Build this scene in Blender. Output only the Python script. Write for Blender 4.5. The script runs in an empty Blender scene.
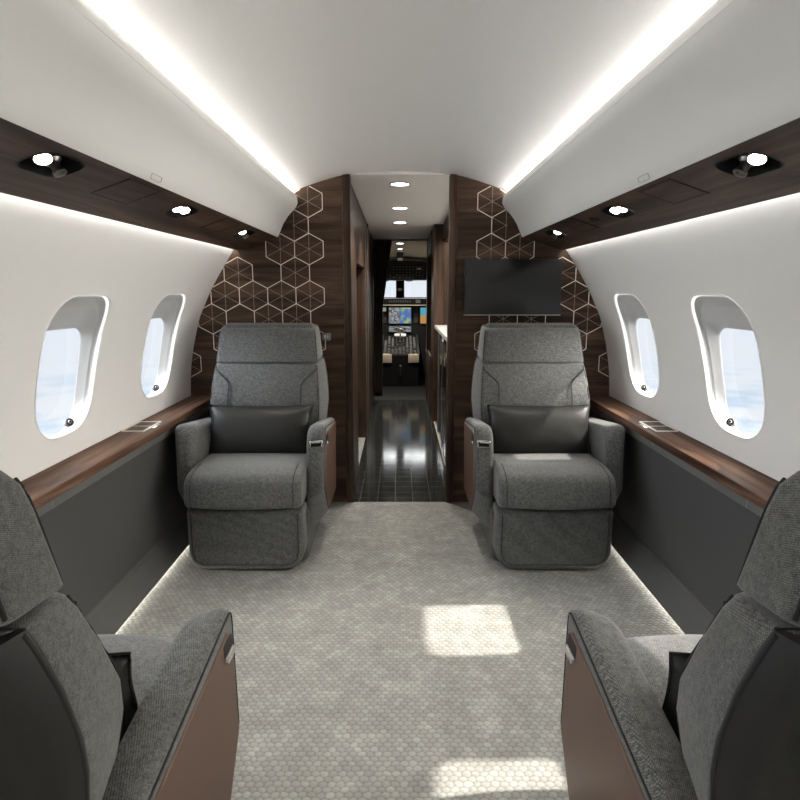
import bpy, bmesh, math, random
from mathutils import Vector, Matrix
from mathutils.geometry import delaunay_2d_cdt
random.seed(4)
scene = bpy.context.scene
COL = scene.collection
PI = math.pi
P = 3.465          # aft face of the forward partition
YR = -1.75         # rear end of the cabin section

# ------------------------------------------------------------------ materials
def newmat(name):
    m = bpy.data.materials.new(name); m.use_nodes = True
    nt = m.node_tree
    return m, nt, nt.nodes['Principled BSDF']
def plain(name, col, rough=.5, metal=0.0, spec=.5, coat=0.0, bump=0.0, bscale=200):
    m, nt, b = newmat(name)
    b.inputs['Base Color'].default_value = (*col, 1); b.inputs['Roughness'].default_value = rough
    b.inputs['Metallic'].default_value = metal; b.inputs['Specular IOR Level'].default_value = spec
    b.inputs['Coat Weight'].default_value = coat
    if bump:
        tc = nt.nodes.new('ShaderNodeTexCoord'); n = nt.nodes.new('ShaderNodeTexNoise')
        n.inputs['Scale'].default_value = bscale; n.inputs['Detail'].default_value = 3
        nt.links.new(tc.outputs['Object'], n.inputs['Vector'])
        bp = nt.nodes.new('ShaderNodeBump'); bp.inputs['Strength'].default_value = bump; bp.inputs['Distance'].default_value = .002
        nt.links.new(n.outputs['Fac'], bp.inputs['Height']); nt.links.new(bp.outputs['Normal'], b.inputs['Normal'])
    return m
def emit(name, col, strength):
    m, nt, b = newmat(name)
    nt.nodes.remove(b)
    e = nt.nodes.new('ShaderNodeEmission'); e.inputs['Color'].default_value = (*col, 1); e.inputs['Strength'].default_value = strength
    nt.links.new(e.outputs[0], nt.nodes['Material Output'].inputs[0])
    return m
def ramp(nt, stops):
    r = nt.nodes.new('ShaderNodeValToRGB'); el = r.color_ramp.elements
    while len(el) < len(stops): el.new(.5)
    for e, (p, c) in zip(el, stops):
        e.position = p; e.color = (*c, 1)
    return r
def wood(name, axis, dark, mid, light, rough=.38, coat=.15, spec=.16):
    """walnut veneer, grain along axis"""
    m, nt, b = newmat(name); L = nt.links
    tc = nt.nodes.new('ShaderNodeTexCoord')
    def mapped(a, c):
        mp = nt.nodes.new('ShaderNodeMapping')
        s = [c, c, c]; s['xyz'.index(axis)] = a
        mp.inputs['Scale'].default_value = s
        L.new(tc.outputs['Object'], mp.inputs['Vector']); return mp
    n1 = nt.nodes.new('ShaderNodeTexNoise'); n1.inputs['Scale'].default_value = 1; n1.inputs['Detail'].default_value = 5
    n1.inputs['Roughness'].default_value = .55; n1.inputs['Distortion'].default_value = .9
    L.new(mapped(1.1, 16).outputs[0], n1.inputs['Vector'])
    n2 = nt.nodes.new('ShaderNodeTexNoise'); n2.inputs['Scale'].default_value = 1; n2.inputs['Detail'].default_value = 3
    L.new(mapped(5, 240).outputs[0], n2.inputs['Vector'])
    r = ramp(nt, [(.35, dark), (.50, mid), (.66, light)])
    L.new(n1.outputs['Fac'], r.inputs[0])
    mx = nt.nodes.new('ShaderNodeMix'); mx.data_type = 'RGBA'; mx.blend_type = 'MULTIPLY'; mx.inputs[0].default_value = .5
    r2 = ramp(nt, [(.35, (.45, .42, .40)), (.62, (1, 1, 1))])
    L.new(n2.outputs['Fac'], r2.inputs[0])
    L.new(r.outputs[0], mx.inputs[6]); L.new(r2.outputs[0], mx.inputs[7]); L.new(mx.outputs[2], b.inputs['Base Color'])
    b.inputs['Specular IOR Level'].default_value = spec; b.inputs['Roughness'].default_value = rough; b.inputs['Coat Weight'].default_value = coat; b.inputs['Coat Roughness'].default_value = .25
    bp = nt.nodes.new('ShaderNodeBump'); bp.inputs['Strength'].default_value = .12; bp.inputs['Distance'].default_value = .001
    L.new(n2.outputs['Fac'], bp.inputs['Height']); L.new(bp.outputs['Normal'], b.inputs['Normal'])
    return m
def fabric(name, c0, c1, weave=.6):
    """melange wool twill"""
    m, nt, b = newmat(name); L = nt.links
    tc = nt.nodes.new('ShaderNodeTexCoord')
    n = nt.nodes.new('ShaderNodeTexNoise'); n.inputs['Scale'].default_value = 300; n.inputs['Detail'].default_value = 4; n.inputs['Roughness'].default_value = .8
    big = nt.nodes.new('ShaderNodeTexNoise'); big.inputs['Scale'].default_value = 85; big.inputs['Detail'].default_value = 4
    L.new(tc.outputs['Object'], n.inputs['Vector']); L.new(tc.outputs['Object'], big.inputs['Vector'])
    ad = nt.nodes.new('ShaderNodeMath'); ad.operation = 'MULTIPLY_ADD'; ad.inputs[1].default_value = .4
    L.new(big.outputs['Fac'], ad.inputs[0]); L.new(n.outputs['Fac'], ad.inputs[2])
    r = ramp(nt, [(.55, c0), (.86, c1)])
    L.new(ad.outputs[0], r.inputs[0])
    def wave(rot, sc):
        mp = nt.nodes.new('ShaderNodeMapping'); mp.inputs['Rotation'].default_value = rot
        L.new(tc.outputs['Object'], mp.inputs['Vector'])
        w = nt.nodes.new('ShaderNodeTexWave'); w.inputs['Scale'].default_value = sc; w.inputs['Distortion'].default_value = 2.6
        w.inputs['Detail'].default_value = 2; w.inputs['Detail Scale'].default_value = 1.5
        L.new(mp.outputs[0], w.inputs['Vector']); return w
    w1 = wave((.6, .7, .75), 165); w2 = wave((-.75, .6, -.8), 165)
    mu = nt.nodes.new('ShaderNodeMath'); mu.operation = 'MULTIPLY'
    L.new(w1.outputs['Fac'], mu.inputs[0]); L.new(w2.outputs['Fac'], mu.inputs[1])
    r2 = ramp(nt, [(.0, (1 - weave,) * 3), (.45, (1, 1, 1))])
    L.new(mu.outputs[0], r2.inputs[0])
    mx = nt.nodes.new('ShaderNodeMix'); mx.data_type = 'RGBA'; mx.blend_type = 'MULTIPLY'; mx.inputs[0].default_value = 1
    L.new(r.outputs[0], mx.inputs[6]); L.new(r2.outputs[0], mx.inputs[7]); L.new(mx.outputs[2], b.inputs['Base Color'])
    b.inputs['Roughness'].default_value = .92; b.inputs['Specular IOR Level'].default_value = .2
    b.inputs['Sheen Weight'].default_value = .25; b.inputs['Sheen Roughness'].default_value = .5
    bp = nt.nodes.new('ShaderNodeBump'); bp.inputs['Strength'].default_value = .22; bp.inputs['Distance'].default_value = .001
    L.new(mu.outputs[0], bp.inputs['Height']); L.new(bp.outputs['Normal'], b.inputs['Normal'])
    return m
def carpet_mat():
    """pebble-like loops on a hexagonal lattice"""
    m, nt, b = newmat('carpet'); L = nt.links
    tc = nt.nodes.new('ShaderNodeTexCoord')
    wob = nt.nodes.new('ShaderNodeTexNoise'); wob.inputs['Scale'].default_value = 45; wob.inputs['Detail'].default_value = 1
    L.new(tc.outputs['Object'], wob.inputs['Vector'])
    def vm(op, a=None, bb=None):
        v = nt.nodes.new('ShaderNodeVectorMath'); v.operation = op
        for k, x in enumerate((a, bb)):
            if x is None: continue
            if hasattr(x, 'is_linked'): L.new(x, v.inputs[k])
            else: v.inputs[k].default_value = x
        return v
    w0 = vm('SUBTRACT', wob.outputs['Color'], (.5, .5, .5)); w1 = vm('MULTIPLY', w0.outputs[0], (.012, .012, 0))
    p0 = vm('ADD', tc.outputs['Object'], w1.outputs[0])
    p = vm('MULTIPLY', p0.outputs[0], (1 / .0236, 1 / .0198, 0))
    p = vm('ADD', p.outputs[0], (400, 400 * 1.7320508, 0))
    per = (1, 1.7320508, 1); half = (.5, .8660254, 0)
    a = vm('SUBTRACT', vm('MODULO', p.outputs[0], per).outputs[0], half)
    q = vm('ADD', p.outputs[0], half)
    c = vm('SUBTRACT', vm('MODULO', q.outputs[0], per).outputs[0], half)
    la = vm('LENGTH', a.outputs[0]); lc = vm('LENGTH', c.outputs[0])
    lt = nt.nodes.new('ShaderNodeMath'); lt.operation = 'LESS_THAN'
    L.new(la.outputs['Value'], lt.inputs[0]); L.new(lc.outputs['Value'], lt.inputs[1])
    mn = nt.nodes.new('ShaderNodeMath'); mn.operation = 'MINIMUM'
    L.new(la.outputs['Value'], mn.inputs[0]); L.new(lc.outputs['Value'], mn.inputs[1])
    loc = nt.nodes.new('ShaderNodeMix'); loc.data_type = 'VECTOR'
    L.new(lt.outputs[0], loc.inputs[0]); L.new(c.outputs[0], loc.inputs[4]); L.new(a.outputs[0], loc.inputs[5])
    cell = vm('SUBTRACT', p.outputs[0], loc.outputs[1])
    sn = vm('SNAP', vm('ADD', cell.outputs[0], (.05, .05, 0)).outputs[0], (.25, .25, 1))
    wn = nt.nodes.new('ShaderNodeTexWhiteNoise'); L.new(sn.outputs[0], wn.inputs['Vector'])
    n = nt.nodes.new('ShaderNodeTexNoise'); n.inputs['Scale'].default_value = 9; n.inputs['Detail'].default_value = 5
    L.new(tc.outputs['Object'], n.inputs['Vector'])
    mixv = nt.nodes.new('ShaderNodeMath'); mixv.operation = 'MULTIPLY_ADD'; mixv.inputs[1].default_value = .34
    L.new(wn.outputs['Value'], mixv.inputs[0]); L.new(n.outputs['Fac'], mixv.inputs[2])
    r = ramp(nt, [(.25, CARPET[0]), (.72, CARPET[1]), (1.0, CARPET[2])])
    L.new(mixv.outputs[0], r.inputs[0])
    gap = ramp(nt, [(.34, (1, 1, 1)), (.58, (.64, .63, .61))])
    L.new(mn.outputs[0], gap.inputs[0])
    mx = nt.nodes.new('ShaderNodeMix'); mx.data_type = 'RGBA'; mx.blend_type = 'MULTIPLY'; mx.inputs[0].default_value = 1
    L.new(r.outputs[0], mx.inputs[6]); L.new(gap.outputs[0], mx.inputs[7]); L.new(mx.outputs[2], b.inputs['Base Color'])
    b.inputs['Roughness'].default_value = .9; b.inputs['Specular IOR Level'].default_value = .15
    inv = nt.nodes.new('ShaderNodeMath'); inv.operation = 'SUBTRACT'; inv.inputs[0].default_value = 1; L.new(mn.outputs[0], inv.inputs[1])
    fine = nt.nodes.new('ShaderNodeTexNoise'); fine.inputs['Scale'].default_value = 320; L.new(tc.outputs['Object'], fine.inputs['Vector'])
    hs = nt.nodes.new('ShaderNodeMath'); hs.operation = 'MULTIPLY_ADD'; hs.inputs[1].default_value = .25
    L.new(fine.outputs['Fac'], hs.inputs[0]); L.new(inv.outputs[0], hs.inputs[2])
    bp = nt.nodes.new('ShaderNodeBump'); bp.inputs['Strength'].default_value = .8; bp.inputs['Distance'].default_value = .006
    L.new(hs.outputs[0], bp.inputs['Height']); L.new(bp.outputs['Normal'], b.inputs['Normal'])
    return m
def tile_mat():
    m, nt, b = newmat('dark_tile'); L = nt.links
    tc = nt.nodes.new('ShaderNodeTexCoord')
    mp = nt.nodes.new('ShaderNodeMapping'); mp.inputs['Scale'].default_value = (1, 1, 1); mp.inputs['Location'].default_value = (.03, .02, 0)
    L.new(tc.outputs['Object'], mp.inputs['Vector'])
    br = nt.nodes.new('ShaderNodeTexBrick'); br.offset = 0.0
    br.inputs['Scale'].default_value = 1; br.inputs['Brick Width'].default_value = .108; br.inputs['Row Height'].default_value = .108
    br.inputs['Mortar Size'].default_value = .0022; br.inputs['Mortar Smooth'].default_value = .4
    br.inputs['Color1'].default_value = (.020, .0215, .0215, 1); br.inputs['Color2'].default_value = (.030, .0315, .031, 1); br.inputs['Mortar'].default_value = (.11, .11, .10, 1)
    L.new(mp.outputs[0], br.inputs['Vector'])
    n = nt.nodes.new('ShaderNodeTexNoise'); n.inputs['Scale'].default_value = 14; n.inputs['Detail'].default_value = 6
    L.new(tc.outputs['Object'], n.inputs['Vector'])
    mx = nt.nodes.new('ShaderNodeMix'); mx.data_type = 'RGBA'; mx.blend_type = 'MULTIPLY'; mx.inputs[0].default_value = .6
    r = ramp(nt, [(.3, (.5, .5, .5)), (.7, (1.15, 1.15, 1.12))]); L.new(n.outputs['Fac'], r.inputs[0])
    L.new(br.outputs['Color'], mx.inputs[6]); L.new(r.outputs[0], mx.inputs[7]); L.new(mx.outputs[2], b.inputs['Base Color'])
    rr = nt.nodes.new('ShaderNodeMapRange'); rr.inputs[3].default_value = .07; rr.inputs[4].default_value = .13; b.inputs['Specular IOR Level'].default_value = .4
    L.new(n.outputs['Fac'], rr.inputs[0]); L.new(rr.outputs[0], b.inputs['Roughness'])
    return m
def glass_mat():
    m, nt, b = newmat('window_glass'); L = nt.links; nt.nodes.remove(b)
    t = nt.nodes.new('ShaderNodeBsdfTransparent'); t.inputs[0].default_value = (.97, .98, .99, 1)
    g = nt.nodes.new('ShaderNodeBsdfGlossy'); g.inputs['Roughness'].default_value = .02
    mx = nt.nodes.new('ShaderNodeMixShader')
    mx.inputs[0].default_value = .045; L.new(t.outputs[0], mx.inputs[1]); L.new(g.outputs[0], mx.inputs[2])
    L.new(mx.outputs[0], nt.nodes['Material Output'].inputs[0])
    return m
def screen_mat(name, kind):
    """a lit cockpit display: map tiles, moving map or attitude picture, made from noise in object space"""
    m, nt, b = newmat(name); L = nt.links; nt.nodes.remove(b)
    tc = nt.nodes.new('ShaderNodeTexCoord')
    e = nt.nodes.new('ShaderNodeEmission'); e.inputs['Strength'].default_value = .42
    if kind == 'attitude':
        sx = nt.nodes.new('ShaderNodeSeparateXYZ'); L.new(tc.outputs['Generated'], sx.inputs[0])
        r = ramp(nt, [(.0, (.55, .30, .10)), (.52, (.10, .42, .55))]); r.color_ramp.interpolation = 'CONSTANT'
        L.new(sx.outputs['Z'], r.inputs[0])
    elif kind == 'map':
        n = nt.nodes.new('ShaderNodeTexNoise'); n.inputs['Scale'].default_value = 2.6; n.inputs['Detail'].default_value = 5
        L.new(tc.outputs['Generated'], n.inputs['Vector'])
        r = ramp(nt, [(.0, (.05, .09, .45)), (.50, (.12, .22, .55)), (.54, (.22, .42, .22)), (.64, (.45, .48, .18))])
        L.new(n.outputs['Fac'], r.inputs[0])
    else:
        mp = nt.nodes.new('ShaderNodeMapping'); mp.inputs['Scale'].default_value = (7, 1, 11); L.new(tc.outputs['Generated'], mp.inputs[0])
        v = nt.nodes.new('ShaderNodeTexVoronoi'); v.inputs['Scale'].default_value = 1; L.new(mp.outputs[0], v.inputs['Vector'])
        r = ramp(nt, [(.1, (.06, .07, .10)), (.5, (.20, .21, .24)), (.8, (.45, .45, .42)), (1, (.15, .2, .3))])
        L.new(v.outputs['Color'], r.inputs[0])
    L.new(r.outputs[0], e.inputs['Color']); L.new(e.outputs[0], nt.nodes['Material Output'].inputs[0])
    return m

CARPET = [(.265, .266, .246), (.355, .357, .335), (.45, .452, .425)]
M = dict(
    wall=plain('wall_panel', (.84, .83, .81), .55, bump=.10, bscale=600),
    ceil=plain('ceiling_panel', (.90, .89, .87), .6),
    bin=plain('locker_laminate', (.82, .815, .79), .45),
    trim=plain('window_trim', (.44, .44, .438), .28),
    wood_x=wood('walnut_across', 'x', (.034, .0185, .0115), (.072, .0420, .0275), (.128, .080, .054), .48, 0) ,
    wood_y=wood('walnut_along', 'y', (.020, .0098, .0052), (.058, .0315, .0185), (.112, .066, .041), .48, 0) ,
    wood_z=wood('walnut_upright', 'z', (.030, .0170, .0110), (.064, .0380, .0250), (.105, .066, .046), .40, .05),
    wood_ledge=wood('walnut_ledge', 'y', (.046, .0245, .0155), (.110, .061, .040), (.190, .114, .079), .5, 0, .06),
    inlay=plain('champagne_inlay', (.92, .83, .74), .38, .25),
    spoke=plain('spoke_inlay', (.34, .265, .21), .4, .3),
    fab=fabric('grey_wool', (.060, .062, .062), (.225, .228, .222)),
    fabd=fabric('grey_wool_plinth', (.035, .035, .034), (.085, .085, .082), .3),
    pipe=plain('dark_piping', (.022, .0225, .0225), .75, spec=.2),
    brown=plain('brown_leather', (.088, .046, .029), .45, bump=.08, bscale=350),
    shell=plain('black_leather_shell', (.0085, .0083, .008), .5, bump=.15, bscale=420),
    pillow=plain('pillow_leather', (.026, .0258, .0245), .42, spec=.22, bump=.3, bscale=60),
    chrome=plain('chrome', (.80, .79, .77), .16, 1),
    black=plain('black_plastic', (.010, .010, .010), .35),
    recess=plain('recess_black', (.004, .004, .004), .5, spec=.2),
    blackg=plain('black_gloss', (.012, .012, .012), .06),
    dado=plain('charcoal_panel', (.060, .060, .060), .5, bump=.1, bscale=300),
    kick=plain('charcoal_kick', (.085, .085, .083), .45),
    band=plain('satin_metal_band', (.22, .22, .21), .30, .5),
    steel=plain('satin_metal', (.45, .43, .40), .3, 1),
    white=plain('white_counter', (.75, .74, .72), .2),
    cream=plain('cream_leather', (.56, .47, .34), .5),
    tv=plain('tv_glass', (.008, .0082, .0085), .28),
    dark=plain('cockpit_dark', (.006, .006, .006), .6, spec=.25),
    dgrey=plain('cockpit_grey', (.10, .095, .085), .6),
    lining=plain('cockpit_lining', (.78, .76, .69), .6),
    curtain=plain('curtain_cloth', (.034, .028, .025), .9, spec=.1),
    tile=tile_mat(), carpet=carpet_mat(), glass=glass_mat(),
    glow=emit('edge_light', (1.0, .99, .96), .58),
    lens=emit('lamp_lens', (1.0, .95, .86), 14.0),
    disc=emit('downlight_lens', (1.0, .96, .90), 9.0),
    strip=emit('led_strip', (1.0, .97, .92), 20.0),
    scr_map=screen_mat('map_screen', 'map'), scr_chart=screen_mat('chart_screen', 'chart'), scr_att=screen_mat('attitude_screen', 'attitude'),
)

# ------------------------------------------------------------------ object helpers
def tag(o, label=None, cat=None, group=None, kind=None):
    if label: o['label'] = label
    if cat: o['category'] = cat
    if group: o['group'] = group
    if kind: o['kind'] = kind
    return o
def link(name, bm, mat, parent=None, smooth=True, angle=38):
    bmesh.ops.recalc_face_normals(bm, faces=bm.faces)
    me = bpy.data.meshes.new(name); bm.to_mesh(me); bm.free()
    if smooth:
        for p in me.polygons: p.use_smooth = True
        me.set_sharp_from_angle(angle=math.radians(angle))
    me.materials.append(M[mat] if isinstance(mat, str) else mat)
    o = bpy.data.objects.new(name, me); COL.objects.link(o)
    if parent: o.parent = parent
    return o
def empty(name, loc, rz=0, **k):
    o = bpy.data.objects.new(name, None); COL.objects.link(o); o.empty_display_size = .1
    o.location = loc; o.rotation_euler = (0, 0, rz)
    return tag(o, **k)
def kids(o): return [c for c in bpy.data.objects if c.parent == o]
def copy_tree(o, parent=None):
    c = o.copy(); COL.objects.link(c)
    if parent: c.parent = parent
    for ch in kids(o): copy_tree(ch, c)
    return c
def struct(name, bm, mat, parent=None, **k):
    o = link(name, bm, mat, parent, **k)
    if parent is None: o['kind'] = 'structure'
    return o

# ------------------------------------------------------------------ mesh helpers
def box(bm, x0, x1, y0, y1, z0, z1, bev=0, seg=2):
    vs = [bm.verts.new((x, y, z)) for x in (x0, x1) for y in (y0, y1) for z in (z0, z1)]
    fs = [bm.faces.new([vs[i] for i in f]) for f in ((0, 1, 3, 2), (4, 6, 7, 5), (0, 4, 5, 1), (2, 3, 7, 6), (0, 2, 6, 4), (1, 5, 7, 3))]
    if bev:
        es = list({e for f in fs for e in f.edges})
        bmesh.ops.bevel(bm, geom=es, offset=bev, segments=seg, profile=.6, affect='EDGES')
def loft(bm, rings, closed=True, cap=True):
    R = [[bm.verts.new(p) for p in r] for r in rings]
    n = len(R[0])
    for a, b in zip(R, R[1:]):
        for i in range(n if closed else n - 1):
            j = (i + 1) % n
            try: bm.faces.new((a[i], a[j], b[j], b[i]))
            except ValueError: pass
    if cap and closed:
        bm.faces.new(R[0][::-1]); bm.faces.new(R[-1])
    return R
def strip(bm, profile, y0, y1, n=1, close=False):
    """sweep an (x, z) profile along y"""
    rings = [[(x, y0 + (y1 - y0) * k / n, z) for x, z in profile] for k in range(n + 1)]
    loft(bm, rings, closed=close, cap=close)
def rpoly(corners, n=5):
    """rounded polygon from (u, v, radius) corners"""
    out = []; m = len(corners)
    for i in range(m):
        p0, p1, p2 = (Vector(corners[(i + k) % m][:2]) for k in (-1, 0, 1)); r = corners[i][2]
        d0 = (p0 - p1).normalized(); d1 = (p2 - p1).normalized()
        ang = d0.angle(d1) if d0.length and d1.length else PI
        if r <= 0 or ang > PI - .01:
            out += [tuple(p1)] * 1 if r <= 0 else [tuple(p1 + d0 * r), tuple(p1 + d1 * r)]
            continue
        t = min(r / math.tan(ang / 2), (p0 - p1).length * .49, (p2 - p1).length * .49)
        a, b = p1 + d0 * t, p1 + d1 * t
        for k in range(n + 1):
            s = k / n
            out.append(tuple(a * (1 - s) ** 2 + p1 * 2 * s * (1 - s) + b * s * s))
    return out
def dense(pts, n, k):
    """put k extra points on each straight between rounded corners of n + 1 points"""
    out = []; m = len(pts)
    for i in range(m):
        out.append(pts[i])
        if i % (n + 1) == n:
            a, b = pts[i], pts[(i + 1) % m]
            out += [(a[0] + (b[0] - a[0]) * j / (k + 1), a[1] + (b[1] - a[1]) * j / (k + 1)) for j in range(1, k + 1)]
    return out
def offset(pts, d):
    """move a closed outline inwards by d"""
    if not d: return list(pts)
    m = len(pts); area = sum(pts[i][0] * pts[(i + 1) % m][1] - pts[(i + 1) % m][0] * pts[i][1] for i in range(m))
    sg = 1 if area > 0 else -1; out = []
    for i in range(m):
        p0, p1, p2 = Vector(pts[i - 1]), Vector(pts[i]), Vector(pts[(i + 1) % m])
        e0, e1 = (p1 - p0), (p2 - p1)
        if e0.length < 1e-7: e0 = e1
        if e1.length < 1e-7: e1 = e0
        n0 = Vector((-e0.y, e0.x)).normalized() * sg; n1 = Vector((-e1.y, e1.x)).normalized() * sg
        nn = (n0 + n1); nn = nn.normalized() / max(.5, math.sqrt(max(0.05, (1 + n0.dot(n1)) / 2))) if nn.length > 1e-6 else n0
        out.append((p1.x + nn.x * d, p1.y + nn.y * d))
    return out
def pad(bm, A, B, wa, wb, r, put, seg=4, mid=2):
    """upholstered slab between outline A (at depth wa) and outline B (at depth wb), edges rounded by r; put(u, v, w) -> xyz"""
    W = wb - wa; sg = 1 if W > 0 else -1; rings = []
    def ring(t, d):
        o = offset([(a[0] + (b[0] - a[0]) * t, a[1] + (b[1] - a[1]) * t) for a, b in zip(A, B)], d)
        rings.append([put(u, v, wa + W * t) for u, v in o])
    f = r / abs(W)
    ring(0, r * 1.05)
    for k in range(seg + 1):
        a = PI / 2 * k / seg; ring(f * (1 - math.cos(a)), r * (1 - math.sin(a)))
    for k in range(1, mid): ring(f + (1 - 2 * f) * k / mid, 0)
    for k in range(seg, -1, -1):
        a = PI / 2 * k / seg; ring(1 - f * (1 - math.cos(a)), r * (1 - math.sin(a)))
    ring(1, r * 1.05)
    loft(bm, rings)
def tube(bm, pts, r, n=6, closed=False):
    pts = [Vector(p) for p in pts]; rings = []
    m = len(pts)
    for i, p in enumerate(pts):
        d = (pts[(i + 1) % m] - pts[i - 1]) if closed else (pts[min(i + 1, m - 1)] - pts[max(i - 1, 0)])
        d = d.normalized(); up = Vector((0, 0, 1)) if abs(d.z) < .9 else Vector((1, 0, 0))
        a = d.cross(up).normalized(); b = d.cross(a)
        rings.append([p + (a * math.cos(2 * PI * k / n) + b * math.sin(2 * PI * k / n)) * r for k in range(n)])
    if closed: rings.append(rings[0])
    loft(bm, rings, cap=not closed)
    if closed: bmesh.ops.remove_doubles(bm, verts=bm.verts, dist=1e-6)
def lathe(bm, prof, T, n=20):
    """prof: (radius, height) pairs revolved about the local z of matrix T"""
    rings = [[T @ Vector((max(r, 1e-4) * math.cos(2 * PI * k / n), max(r, 1e-4) * math.sin(2 * PI * k / n), h)) for k in range(n)] for r, h in prof]
    loft(bm, rings)
def frame_of(origin, z, x=None):
    z = Vector(z).normalized(); x = Vector(x) if x else (Vector((0, 1, 0)) if abs(z.y) < .9 else Vector((1, 0, 0)))
    x = (x - z * x.dot(z)).normalized(); y = z.cross(x)
    return Matrix.Translation(Vector(origin)) @ Matrix((x, y, z)).transposed().to_4x4()
def patch(bm, s0, s1, ns, t0, t1, nt_, holes, fn):
    """surface over a rectangle of (s, t) with holes cut by outline, mapped through fn"""
    pts, edges = [], []
    def inside(p, poly):
        c = False; j = len(poly) - 1
        for i in range(len(poly)):
            (xi, yi), (xj, yj) = poly[i], poly[j]
            if (yi > p[1]) != (yj > p[1]) and p[0] < (xj - xi) * (p[1] - yi) / (yj - yi) + xi: c = not c
            j = i
        return c
    for h in holes:
        b0 = len(pts); pts += [Vector(p) for p in h]
        edges += [(b0 + i, b0 + (i + 1) % len(h)) for i in range(len(h))]
    grown = [offset(h, -.012) for h in holes]
    for i in range(ns + 1):
        for j in range(nt_ + 1):
            p = (s0 + (s1 - s0) * i / ns, t0 + (t1 - t0) * j / nt_)
            if not any(inside(p, g) for g in grown): pts.append(Vector(p))
    V, E_, F_, *_ = delaunay_2d_cdt(pts, edges, [], 0, 1e-6)
    vs = [bm.verts.new(fn(v.x, v.y)) for v in V]
    for f in F_:
        c = sum((V[i] for i in f), Vector((0, 0))) / len(f)
        if any(inside(c, h) for h in holes): continue
        try: bm.faces.new([vs[i] for i in f])
        except ValueError: pass
    loose = [v for v in bm.verts if not v.link_faces]
    bmesh.ops.delete(bm, geom=loose, context='VERTS')
def interp(tab, z):
    """smooth (monotone cubic) interpolation in a table of (z, x)"""
    n = len(tab)
    if z <= tab[0][0]: return tab[0][1] + (z - tab[0][0]) * (tab[1][1] - tab[0][1]) / (tab[1][0] - tab[0][0])
    if z >= tab[-1][0]: return tab[-1][1] + (z - tab[-1][0]) * (tab[-1][1] - tab[-2][1]) / (tab[-1][0] - tab[-2][0])
    d = [(tab[i + 1][1] - tab[i][1]) / (tab[i + 1][0] - tab[i][0]) for i in range(n - 1)]
    mm = [d[0]] + [0 if d[i - 1] * d[i] <= 0 else 2 * d[i - 1] * d[i] / (d[i - 1] + d[i]) for i in range(1, n - 1)] + [d[-1]]
    i = max(k for k in range(n - 1) if tab[k][0] <= z); h = tab[i + 1][0] - tab[i][0]; t = (z - tab[i][0]) / h
    return ((2 * t ** 3 - 3 * t * t + 1) * tab[i][1] + (t ** 3 - 2 * t * t + t) * h * mm[i] + (-2 * t ** 3 + 3 * t * t) * tab[i + 1][1] + (t ** 3 - t * t) * h * mm[i + 1])

# ------------------------------------------------------------------ cabin shell
WALL = [(.40, 1.232), (.655, 1.226), (.78, 1.218), (.911, 1.198), (1.101, 1.149), (1.27, 1.069), (1.394, .994), (1.481, .936), (1.54, .893)]
wx = lambda z: interp(WALL, z)
CEIL = [(0, 1.910), (.15, 1.905), (.286, 1.891), (.43, 1.856), (.57, 1.808), (.66, 1.768), (.74, 1.724)]
cz = lambda x: interp(CEIL, abs(x))
LEDGE = .655
WIN_Y = [2.95, 2.13, 1.31, -.33, -1.15]
def outer_outline(yc):     # (z, y) outline of a window surround on the wall
    pts = rpoly([(.746, yc - .185, .16), (1.246, yc - .200, .14), (1.246, yc + .200, .12), (.746, yc + .185, .16)], 8)
    return dense(pts, 8, 6)
def glass_outline(yc):
    return dense(rpoly([(.728, yc - .165, .13), (1.124, yc - .172, .065), (1.124, yc + .172, .055), (.728, yc + .165, .13)], 8), 8, 6)
gx = lambda z: 1.285 + (z - .745) * (1.212 - 1.285) / (1.120 - .745)

bm = bmesh.new(); box(bm, -1.26, 1.26, YR, P + .002, -.06, 0); struct('floor', bm, 'carpet', smooth=False)
bm = bmesh.new(); box(bm, -1.26, 1.26, P + .002, 6.92, -.06, -.002); struct('floor_galley', bm, 'tile', smooth=False)

for sgn, side in ((-1, 'left'), (1, 'right')):
    bm = bmesh.new()
    patch(bm, .60, 1.50, 36, YR, P + .01, 110, [outer_outline(y) for y in WIN_Y], lambda z, y: (sgn * wx(z), y, z))
    struct('wall_' + side, bm, 'wall', angle=60)
    # lower charcoal side panel and kick
    bm = bmesh.new()
    strip(bm, [(sgn * 1.10, .62), (sgn * 1.118, .59), (sgn * 1.122, .13), (sgn * 1.125, .10)], YR, P)
    lp = struct('wall_lower_' + side, bm, 'dado', smooth=False)
    bm = bmesh.new(); strip(bm, [(sgn * 1.13, .118), (sgn * 1.105, .105), (sgn * 1.054, .013), (sgn * 1.056, .010), (sgn * 1.088, .011), (sgn * 1.088, 0), (sgn * 1.13, 0)], YR, P, close=True)
    struct('baseboard_' + side, bm, 'kick', smooth=False)

# ceiling
bm = bmesh.new()
xs = [-.74 + 1.48 * k / 48 for k in range(49)]
strip(bm, [(x, cz(x)) for x in xs], YR, P + .03)
struct('ceiling', bm, 'ceil', angle=60)
# rear bulkhead behind the camera
bm = bmesh.new(); box(bm, -1.26, 1.26, YR - .05, YR, 0, 1.95); struct('wall_rear', bm, 'wall', smooth=False)

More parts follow.
